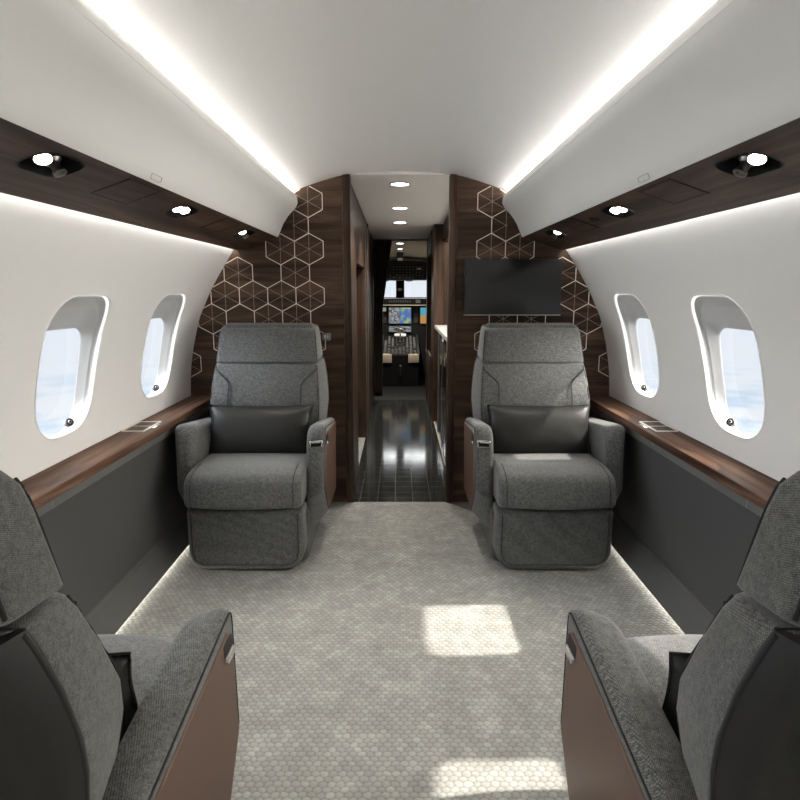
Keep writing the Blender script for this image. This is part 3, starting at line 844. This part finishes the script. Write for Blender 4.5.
struct('ceiling_passage', bm, 'ceil', smooth=False)

# galley on the right
bm = bmesh.new(); box(bm, .84, .88, P + .07, 5.60, 0, 1.88); struct('wall_galley', bm, 'wood_z', smooth=False)
bm = bmesh.new(); box(bm, .325, .835, P + .075, 5.595, .0, .915, .003)
gc = tag(link('galley_cabinet', bm, 'blackg'), 'low glossy black galley cabinet behind the right partition', 'cabinet')
bm = bmesh.new()
for y in (4.1, 4.6, 5.1): box(bm, .3235, .3255, y, y + .004, .04, .90)
link('door_joint', bm, 'steel', gc, smooth=False)
bm = bmesh.new(); box(bm, .3225, .326, P + .08, 5.59, .02, .032); link('toe_trim', bm, 'inlay', gc, smooth=False)
bm = bmesh.new(); box(bm, .318, .835, P + .075, 5.598, .9155, .945, .004)
tag(link('countertop', bm, 'white'), 'white countertop on the galley cabinet', 'worktop')
bm = bmesh.new(); box(bm, .40, .84, P + .075, 5.598, 1.70, 1.84, .003); box(bm, .385, .40, P + .075, 5.598, 1.72, 1.84)
oc = tag(link('wall_cabinet', bm, 'wood_y', smooth=False), 'walnut wall cabinet above the galley countertop', 'cabinet')
bm = bmesh.new(); box(bm, .44, .60, P + .10, 5.55, 1.692, 1.699); tag(link('counter_light', bm, emit('counter_led', (1, .95, .86), 5.0), smooth=False), 'white light strip under the galley wall cabinet', 'light strip')
# tall cabinet between galley and cockpit
tc_ = empty('tall_cabinet', (.60, 6.25, 0), label='tall upright-grained walnut cabinet between galley and cockpit', cat='cabinet')
def tcl(name, bm, mat, par=None, **k):
    o = link(name, bm, mat, par or tc_, **k)
    if par is None: o.location = (-.60, -6.25, 0)
    return o
bm = bmesh.new(); box(bm, .312, .84, 5.60, 6.05, 0, 1.855, .004); box(bm, .300, .84, 6.75, 6.92, 0, 1.84, .004); box(bm, .306, .84, 6.05, 6.75, 1.62, 1.845); box(bm, .306, .84, 6.05, 6.75, 0, .60); box(bm, .50, .84, 6.05, 6.75, .60, 1.62)
tcl('carcass', bm, 'wood_z', smooth=False)
bm = bmesh.new()
for z in (.60, .86, 1.12, 1.38): box(bm, .315, .499, 6.055, 6.745, z, z + .014)
tcl('shelf', bm, 'blackg', smooth=False)
bm = bmesh.new(); box(bm, .492, .4995, 6.055, 6.745, .615, 1.615); tcl('niche_lining', bm, 'black', smooth=False)
glass0 = None
for r, z in enumerate((.874, 1.134, 1.394)):
    for k in range(3):
        y = 6.18 + .2 * k
        if glass0 is None:
            bm = bmesh.new(); lathe(bm, [(.0, 0), (.026, 0), (.031, .10), (.029, .10), (.024, .006), (0, .006)], Matrix(), 14)
            g_ = glass0 = link('drinking_glass', bm, 'chrome')
        else:
            g_ = glass0.copy(); COL.objects.link(g_)
        g_.location = (.37, y, z + .0005)
        tag(g_, 'shiny tumbler on the %s shelf of the tall cabinet, %s from the galley' % (('lowest', 'middle', 'top')[r], ('first', 'second', 'third')[k]), 'glass', 'tumblers in the tall cabinet')

# passage downlights
def downlight(x, y, z, r, label):
    o = empty('ceiling_light', (x, y, z), label=label, cat='ceiling light', group='round ceiling lights down the passage')
    bm = bmesh.new(); lathe(bm, [(r + .012, .0), (r + .012, -.004), (r + .002, -.006), (r, -.002)], Matrix(), 28); link('rim', bm, 'trim', o)
    bm = bmesh.new(); lathe(bm, [(0, -.002), (r, -.002), (r, -.0045), (0, -.0055)], Matrix(), 28); link('diffuser', bm, 'disc', o)
    ld = bpy.data.lights.new('downlight', 'SPOT'); ld.energy = 20 if y < 7 else 45; ld.color = (1, .94, .86); ld.spot_size = math.radians(120); ld.spot_blend = .6; ld.shadow_soft_size = .04
    lo = bpy.data.objects.new('downlight', ld); COL.objects.link(lo); lo.parent = o; lo.location = (0, 0, -.03)
pz = lambda y: 1.893 - .075 * (y - P - .06) / (6.92 - P - .06)
for y, w_ in ((3.75, 'nearest and largest'), (4.66, 'second'), (5.46, 'third')):
    downlight(0, y, pz(y), .052, 'round ceiling light in the passage, %s from the cabin' % w_)

# curtain drawn back at the cockpit entrance
bm = bmesh.new(); rings = []
for k in range(24):
    t = k / 23; z = 1.80 - 1.74 * t
    wdt = .205 - .115 * min(1, t / .42) + .01 * math.sin(t * 3)
    row = []
    for i in range(41):
        u = i / 40; row.append((-.298 + wdt * u, 6.84 + .028 * math.sin(u * 2 * PI * 5 + .6 * math.sin(t * 4)) * (.6 + .4 * t), z))
    rings.append(row)
loft(bm, rings, closed=False)
cu = tag(link('curtain', bm, 'curtain', angle=180), 'dark gathered curtain drawn to one side of the cockpit entrance', 'curtain')
so = cu.modifiers.new('thick', 'SOLIDIFY'); so.thickness = .004
bm = bmesh.new(); tube(bm, [(-.30, 6.84, 1.808), (.30, 6.84, 1.808)], .008, 8); link('rail', bm, 'black', cu)

# ------------------------------------------------------------------ cockpit
bm = bmesh.new(); box(bm, -1.0, 1.0, 6.92, 9.4, -.06, -.001); struct('floor_cockpit', bm, 'recess', smooth=False)
for sgn, sd in ((-1, 'left'), (1, 'right')):
    bm = bmesh.new(); box(bm, min(sgn * 1.0, sgn * 1.04), max(sgn * 1.0, sgn * 1.04), 6.92, 9.4, 0, 1.95); struct('wall_cockpit_' + sd, bm, 'dark', smooth=False)
    bm = bmesh.new(); box(bm, min(sgn * .35, sgn * 1.04), max(sgn * .35, sgn * 1.04), 6.92, 6.94, 0, 1.95); struct('wall_bulkhead_' + sd, bm, 'dark', smooth=False)
bm = bmesh.new(); rings = []
for y, zc, dr in ((6.92, 1.838, .10), (7.4, 1.828, .14), (8.0, 1.790, .16), (8.36, 1.715, .16), (9.4, 1.70, .06)):
    rings.append([(x, y, zc - dr * (x / .9) ** 2) for x in [-1.0 + .1 * k for k in range(21)]])
loft(bm, rings, closed=False); struct('ceiling_cockpit', bm, 'lining', angle=60)
# windscreen wall with two panes
bm = bmesh.new()
panes = [rpoly([(-.62, 1.150, .04), (-.055, 1.150, .02), (-.055, 1.60, .02), (-.62, 1.60, .06)], 4), rpoly([(.060, 1.150, .02), (.62, 1.150, .04), (.62, 1.60, .06), (.060, 1.60, .02)], 4)]
patch(bm, -1.0, 1.0, 10, 0, 1.72, 8, panes, lambda x, z: (x, 9.3, z))
struct('wall_windscreen', bm, 'dark', smooth=False)
for k, pl in enumerate(panes):
    bm = bmesh.new()
    loft(bm, [[(x, y, z) for x, z in q] for y, q in ((9.295, pl), (9.27, offset(pl, -.004)), (9.27, offset(pl, .006)), (9.33, offset(pl, .006)))], cap=False)
    wn_ = struct('window_%d' % (n + k), bm, 'dgrey', smooth=False)
    bm = bmesh.new(); bm.faces.new([bm.verts.new((x, 9.325, z)) for x, z in offset(pl, .004)]); link('pane', bm, 'glass', wn_, smooth=False)
# centre post fitting
o = empty('compass', (0, 9.25, 1.27), label='small magnetic compass on the post between the windscreens', cat='compass')
bm = bmesh.new(); box(bm, -.028, .028, -.03, .04, -.02, .025, .008); link('case', bm, 'steel', o)
bm = bmesh.new(); box(bm, -.05, .05, .0, .045, -.004, .006, .002); link('bracket', bm, 'dgrey', o)
for x, w_ in ((-.22, 'left'), (.14, 'right')):
    o = tag(empty('sun_visor', (x, 9.22, 1.405)), 'small dark sun visor clip above the %s windscreen' % w_, 'visor')
    bm = bmesh.new(); box(bm, -.05, .05, -.01, .02, -.012, .012, .004); link('clip', bm, 'black', o)
    bm = bmesh.new(); tube(bm, [(0, -.012, -.02), (0, -.012, .02)], .008, 8); link('pivot', bm, 'steel', o)
# overhead panel
o = empty('switch_console', (0, 8.75, 1.52), label='dark overhead switch console above the windscreens', cat='switch console')
bm = bmesh.new()
up = [(-.60, 1.60), (-.30, 1.655), (0, 1.672), (.30, 1.655), (.60, 1.60)]; lo_ = [(.60, 1.405), (.3, 1.405), (0, 1.400), (-.3, 1.405), (-.60, 1.405)]
loft(bm, [[(x, 8.45 - (z - 1.4) * .35 + (0 if z < 1.5 else 0), z) for x, z in up + lo_], [(x, 9.2, z) for x, z in up + lo_]])
b_ = link('body', bm, 'dark', o, smooth=False); b_.location = (0, -8.75, -1.52)
bm = bmesh.new(); tube(bm, [(x, 8.36, z + .006) for x, z in up], .014, 6); q = link('upper_rim', bm, 'dgrey', o); q.location = (0, -8.75, -1.52)
bm = bmesh.new()
rr = random.Random(2)
for i in range(17):
    for j in range(5):
        if rr.random() < .25: continue
        x, z = -.36 + .045 * i, 1.43 + .036 * j; y = 8.45 - (z - 1.4) * .35
        box(bm, x - .008, x + .008, y - .008, y + .002, z - .005, z + .005)
q = link('switch_rows', bm, 'dgrey', o, smooth=False); q.location = (0, -8.75, -1.52); q['kind'] = 'stuff'
bm = bmesh.new()
for x, z in ((.26, 1.55), (-.25, 1.53)):
    box(bm, x - .03, x + .03, 8.375, 8.42, z - .012, z + .012)
q = link('warning_lights', bm, 'steel', o, smooth=False); q.location = (0, -8.75, -1.52)
# cockpit ceiling lights and fitting
for y, z, r, w_ in ((7.45, 1.824, .045, 'first in the cockpit, beyond the curtain'), (7.95, 1.793, .035, 'last before the overhead panel')):
    downlight(0, y, z - .004, r, 'round ceiling light, ' + w_)
bpy.data.lights.get('downlight')
o = empty('ceiling_camera', (0, 8.22, 1.735), label='small dark fitting on the cockpit ceiling above the switch panel', cat='fitting')
bm = bmesh.new(); box(bm, -.045, .045, -.06, .03, -.055, .02, .01); link('body', bm, 'dark', o)
bm = bmesh.new(); box(bm, -.035, .035, -.065, .03, -.085, -.055, .006); link('plate', bm, 'cream', o)
# glareshield with control strip
o = empty('glareshield', (0, 8.8, 1.1), label='black glareshield with a tan lower edge under the windscreens', cat='glareshield')
bm = bmesh.new(); box(bm, -.75, .75, -.05, .48, -.045, .045, .02); link('hood', bm, 'dark', o)
bm = bmesh.new(); box(bm, -.75, .75, -.06, -.045, -.058, -.045, .003); link('lower_edge', bm, 'cream', o)
for k, x in enumerate((-.27, .26)):
    bm = bmesh.new(); box(bm, x - .035, x + .035, -.054, -.049, -.022, .028, .003); link('small_display', bm, 'band', o)
bm = bmesh.new()
for k in range(10): box(bm, -.16 + k * .033, -.145 + k * .033, -.058, -.049, -.012, .014, .002)
link('button_row', bm, 'dgrey', o)
# instrument panel with displays
o = empty('instrument_panel', (0, 8.95, .82), label='black cockpit instrument panel carrying the lit displays', cat='instrument panel')
bm = bmesh.new(); box(bm, -.85, .85, 0, .08, -.815, .22, .01); link('panel', bm, 'dark', o)
def display(x0, x1, z0, z1, mats, label):
    d = empty('display', ((x0 + x1) / 2, 8.94, z0), label=label, cat='display', group='cockpit displays')
    w2, h = (x1 - x0) / 2, z1 - z0
    bm = bmesh.new(); box(bm, -w2 - .012, w2 + .012, -.018, .0095, -.012, h + .012, .004); link('bezel', bm, 'black', d)
    for k, mt in enumerate(mats):
        a = -w2 + 2 * w2 * k / len(mats); b = a + 2 * w2 / len(mats) - (.004 if k < len(mats) - 1 else 0)
        bm = bmesh.new(); box(bm, a, b, -.0205, -.017, 0, h); link('screen', bm, mt, d, smooth=False)
display(-.163, .163, .778, 1.010, ['scr_chart', 'scr_map'], 'centre cockpit display showing a grey chart beside a blue and green map')
display(.30, .62, .778, 1.010, ['scr_att'], 'cockpit display split blue over orange, at the passage edge')
display(-.62, -.30, .778, 1.010, ['scr_att'], 'cockpit display hidden behind the curtain side')
display(-.262, -.205, .955, 1.010, ['scr_att'], 'tiny standby display left of the centre display')
display(-.163, .163, .655, .735, ['scr_chart'], 'lower narrow cockpit display behind the throttle levers')
for x, nm in ((-.235, 'left'), (.235, 'right')):
    d = tag(empty('keypad', (x, 8.945, .78)), 'dark keypad column %s of the centre display' % nm, 'keypad')
    bm = bmesh.new(); box(bm, -.036, .036, -.012, .0045, 0, .155 if x < 0 else .26, .003); link('plate', bm, 'black', d)
    bm = bmesh.new()
    for i in range(3):
        for j in range(5): box(bm, -.026 + .02 * i, -.014 + .02 * i, -.016, -.011, .012 + .028 * j, .028 + .028 * j)
    link('keys', bm, 'dgrey', d, smooth=False)
    bm = bmesh.new(); box(bm, -.042, .042, -.05, .0, .272, .296, .004); link('lamp_hood', bm, 'steel', d)
# centre pedestal
o = empty('throttle_pedestal', (0, 8.0, 0), label='cockpit centre pedestal with cream corners and silver levers', cat='pedestal')
bm = bmesh.new()
loft(bm, [[(x, y, z) for y, z in ((-.08, 0), (-.08, .415), (.86, .60), (.86, 0))] for x in (-.245, .245)]); link('body', bm, 'dark', o, smooth=False)
for s in (-1, 1):
    bm = bmesh.new(); box(bm, min(s * .11, s * .25), max(s * .11, s * .25), -.10, -.06, .315, .43, .006)
    link('cream_corner', bm, 'cream', o)
bm = bmesh.new()
for s in (-1, 1): loft(bm, [[(s * .247 + dx, y, z) for y, z in ((-.09, .425), (-.09, .437), (.86, .622), (.86, .610))] for dx in (-.012, .012)])
link('side_rail', bm, 'steel', o, smooth=False)
bm = bmesh.new(); rr = random.Random(5)
for i in range(9):
    for j in range(12):
        if 3 <= i <= 5 and 3 < j < 9: continue
        if rr.random() < .3: continue
        x = -.20 + .05 * i; y = -.04 + .065 * j; z = .425 + (y + .08) * .197
        h = .010 + .03 * rr.random(); box(bm, x - .014, x + .014, y - .018, y + .018, z - .005, z + h)
q = link('knobs_and_keys', bm, 'band', o, smooth=False); q['kind'] = 'stuff'
for s, x in ((-1, -.045), (1, .045)):
    bm = bmesh.new(); box(bm, x - .008, x + .008, .30, .33, .48, .64, .003); lv = link('throttle_lever', bm, 'steel', o)
    bm = bmesh.new(); box(bm, x - .035 + .03 * -s * 0, x + .04, .28, .345, .635, .672, .012); link('grip', bm, 'white', lv)
bm = bmesh.new(); box(bm, -.05, .05, .50, .56, .60, .735, .012); box(bm, -.085, .085, .48, .58, .70, .74, .012); link('speedbrake_grip', bm, 'chrome', o)
bm = bmesh.new(); tube(bm, [(-.03, .12, .46), (-.03, .12, .52)], .016, 8); box(bm, -.05, -.01, .10, .14, .515, .545, .008); link('flap_lever', bm, 'chrome', o)
bm = bmesh.new(); tube(bm, [(.005, -.09, .15), (.005, -.105, .16), (.005, -.105, .27), (.005, -.09, .28)], .011, 8); link('pull_handle', bm, 'steel', o)
# pilot seats, only their inner edges show
for s, w_ in ((1, 'right'), (-1, 'left')):
    ps = empty('pilot_seat', (s * .62, 8.15, 0), label='%s pilot seat with cream sheepskin cushion' % w_, cat='pilot seat', group='pilot seats')
    bm = bmesh.new(); box(bm, -.26, .26, -.22, .25, .38, .50, .05, 4); link('seat_cushion', bm, 'cream', ps)
    bm = bmesh.new(); box(bm, -.26, .26, -.32, -.20, .42, 1.02, .05, 4); link('backrest', bm, 'cream', ps)
    bm = bmesh.new(); box(bm, -.2, .2, -.2, .2, 0, .38, .02); link('pedestal', bm, 'dark', ps)

# ------------------------------------------------------------------ light
def area(name, loc, rot, sx, sy, w, col=(1, 1, 1)):
    ld = bpy.data.lights.new(name, 'AREA'); ld.shape = 'RECTANGLE'; ld.size = sx; ld.size_y = sy; ld.energy = w; ld.color = col
    o = bpy.data.objects.new(name, ld); COL.objects.link(o); o.location = loc; o.rotation_euler = rot
    return o
sun = bpy.data.lights.new('sun', 'SUN'); sun.energy = 4.9; sun.angle = math.radians(1.2); sun.color = (1, .93, .83)
so_ = bpy.data.objects.new('sun', sun); COL.objects.link(so_)
so_.rotation_euler = Vector((-1, -.045, -1.0)).to_track_quat('-Z', 'Y').to_euler()

w = bpy.data.worlds.new('sky'); scene.world = w; w.use_nodes = True
nt = w.node_tree; L = nt.links; bg = nt.nodes['Background']
tc = nt.nodes.new('ShaderNodeTexCoord'); sx = nt.nodes.new('ShaderNodeSeparateXYZ'); L.new(tc.outputs['Generated'], sx.inputs[0])
# cloud deck below the horizon, projected on a plane far below
ab = nt.nodes.new('ShaderNodeMath'); ab.operation = 'ABSOLUTE'; L.new(sx.outputs['Z'], ab.inputs[0])
mxz = nt.nodes.new('ShaderNodeMath'); mxz.operation = 'MAXIMUM'; mxz.inputs[1].default_value = .03; L.new(ab.outputs[0], mxz.inputs[0])
dv = nt.nodes.new('ShaderNodeVectorMath'); dv.operation = 'DIVIDE'
cb = nt.nodes.new('ShaderNodeCombineXYZ')
for k in 'XYZ': L.new(mxz.outputs[0], cb.inputs[k])
L.new(tc.outputs['Generated'], dv.inputs[0]); L.new(cb.outputs[0], dv.inputs[1])
cn = nt.nodes.new('ShaderNodeTexNoise'); cn.inputs['Scale'].default_value = 1.1; cn.inputs['Detail'].default_value = 6; cn.inputs['Roughness'].default_value = .55; L.new(dv.outputs[0], cn.inputs['Vector'])
cr = ramp(nt, [(.42, (.27, .36, .46)), (.55, (.455, .47, .495))]); L.new(cn.outputs['Fac'], cr.inputs[0])
hz = nt.nodes.new('ShaderNodeMapRange'); hz.inputs[1].default_value = -.18; hz.inputs[2].default_value = -.10; L.new(sx.outputs['Z'], hz.inputs[0])
low = nt.nodes.new('ShaderNodeMix'); low.data_type = 'RGBA'; L.new(hz.outputs[0], low.inputs[0]); L.new(cr.outputs[0], low.inputs[6]); low.inputs[7].default_value = (.425, .45, .485, 1)
# bright sky above, warmer and brighter on the sun's side
sd = nt.nodes.new('ShaderNodeMapRange'); sd.inputs[1].default_value = -1; sd.inputs[2].default_value = 1; L.new(sx.outputs['X'], sd.inputs[0])
hi = nt.nodes.new('ShaderNodeMix'); hi.data_type = 'RGBA'; L.new(sd.outputs[0], hi.inputs[0]); hi.inputs[6].default_value = (2.6, 2.9, 3.3, 1); hi.inputs[7].default_value = (5.0, 4.7, 4.3, 1)
up_ = nt.nodes.new('ShaderNodeMapRange'); up_.inputs[1].default_value = .02; up_.inputs[2].default_value = .10; L.new(sx.outputs['Z'], up_.inputs[0])
fin = nt.nodes.new('ShaderNodeMix'); fin.data_type = 'RGBA'; L.new(up_.outputs[0], fin.inputs[0]); L.new(low.outputs[2], fin.inputs[6]); L.new(hi.outputs[2], fin.inputs[7])
# fill lobes added to the sky out of view, stronger sunward, lighting walls and ceiling
def fill_lobe(sign, col):
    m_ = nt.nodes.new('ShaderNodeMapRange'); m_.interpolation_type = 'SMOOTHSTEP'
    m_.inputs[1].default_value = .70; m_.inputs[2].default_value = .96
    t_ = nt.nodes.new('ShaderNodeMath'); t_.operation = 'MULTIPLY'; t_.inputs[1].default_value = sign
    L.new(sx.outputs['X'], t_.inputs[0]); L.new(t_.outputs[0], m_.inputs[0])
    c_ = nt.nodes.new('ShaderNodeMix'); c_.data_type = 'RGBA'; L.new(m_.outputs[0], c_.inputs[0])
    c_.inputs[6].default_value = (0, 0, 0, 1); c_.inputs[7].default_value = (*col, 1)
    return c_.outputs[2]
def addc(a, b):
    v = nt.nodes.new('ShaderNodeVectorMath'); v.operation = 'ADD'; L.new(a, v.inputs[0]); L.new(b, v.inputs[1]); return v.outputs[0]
tot = addc(addc(fin.outputs[2], fill_lobe(1, (12.5, 11.8, 10.8))), fill_lobe(-1, (5.6, 5.9, 6.3)))
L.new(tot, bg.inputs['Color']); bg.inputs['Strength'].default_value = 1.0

# ------------------------------------------------------------------ camera
cam = bpy.data.cameras.new('camera'); cam.sensor_width = 36; cam.lens = 27; cam.clip_start = .02
co = bpy.data.objects.new('camera', cam); COL.objects.link(co)
co.location = (0, 0, 1.264); co.rotation_euler = (PI / 2 - math.atan(110 / 600), 0, 0)
scene.camera = co
vs_ = scene.view_settings; vs_.view_transform = 'Standard'; vs_.look = 'None'; vs_.gamma = 1; vs_.use_curve_mapping = False; vs_.exposure = 1.0
scene.cycles.use_denoising = True
scene.cycles.max_bounces = 10; scene.cycles.diffuse_bounces = 6; scene.cycles.sample_clamp_indirect = 6
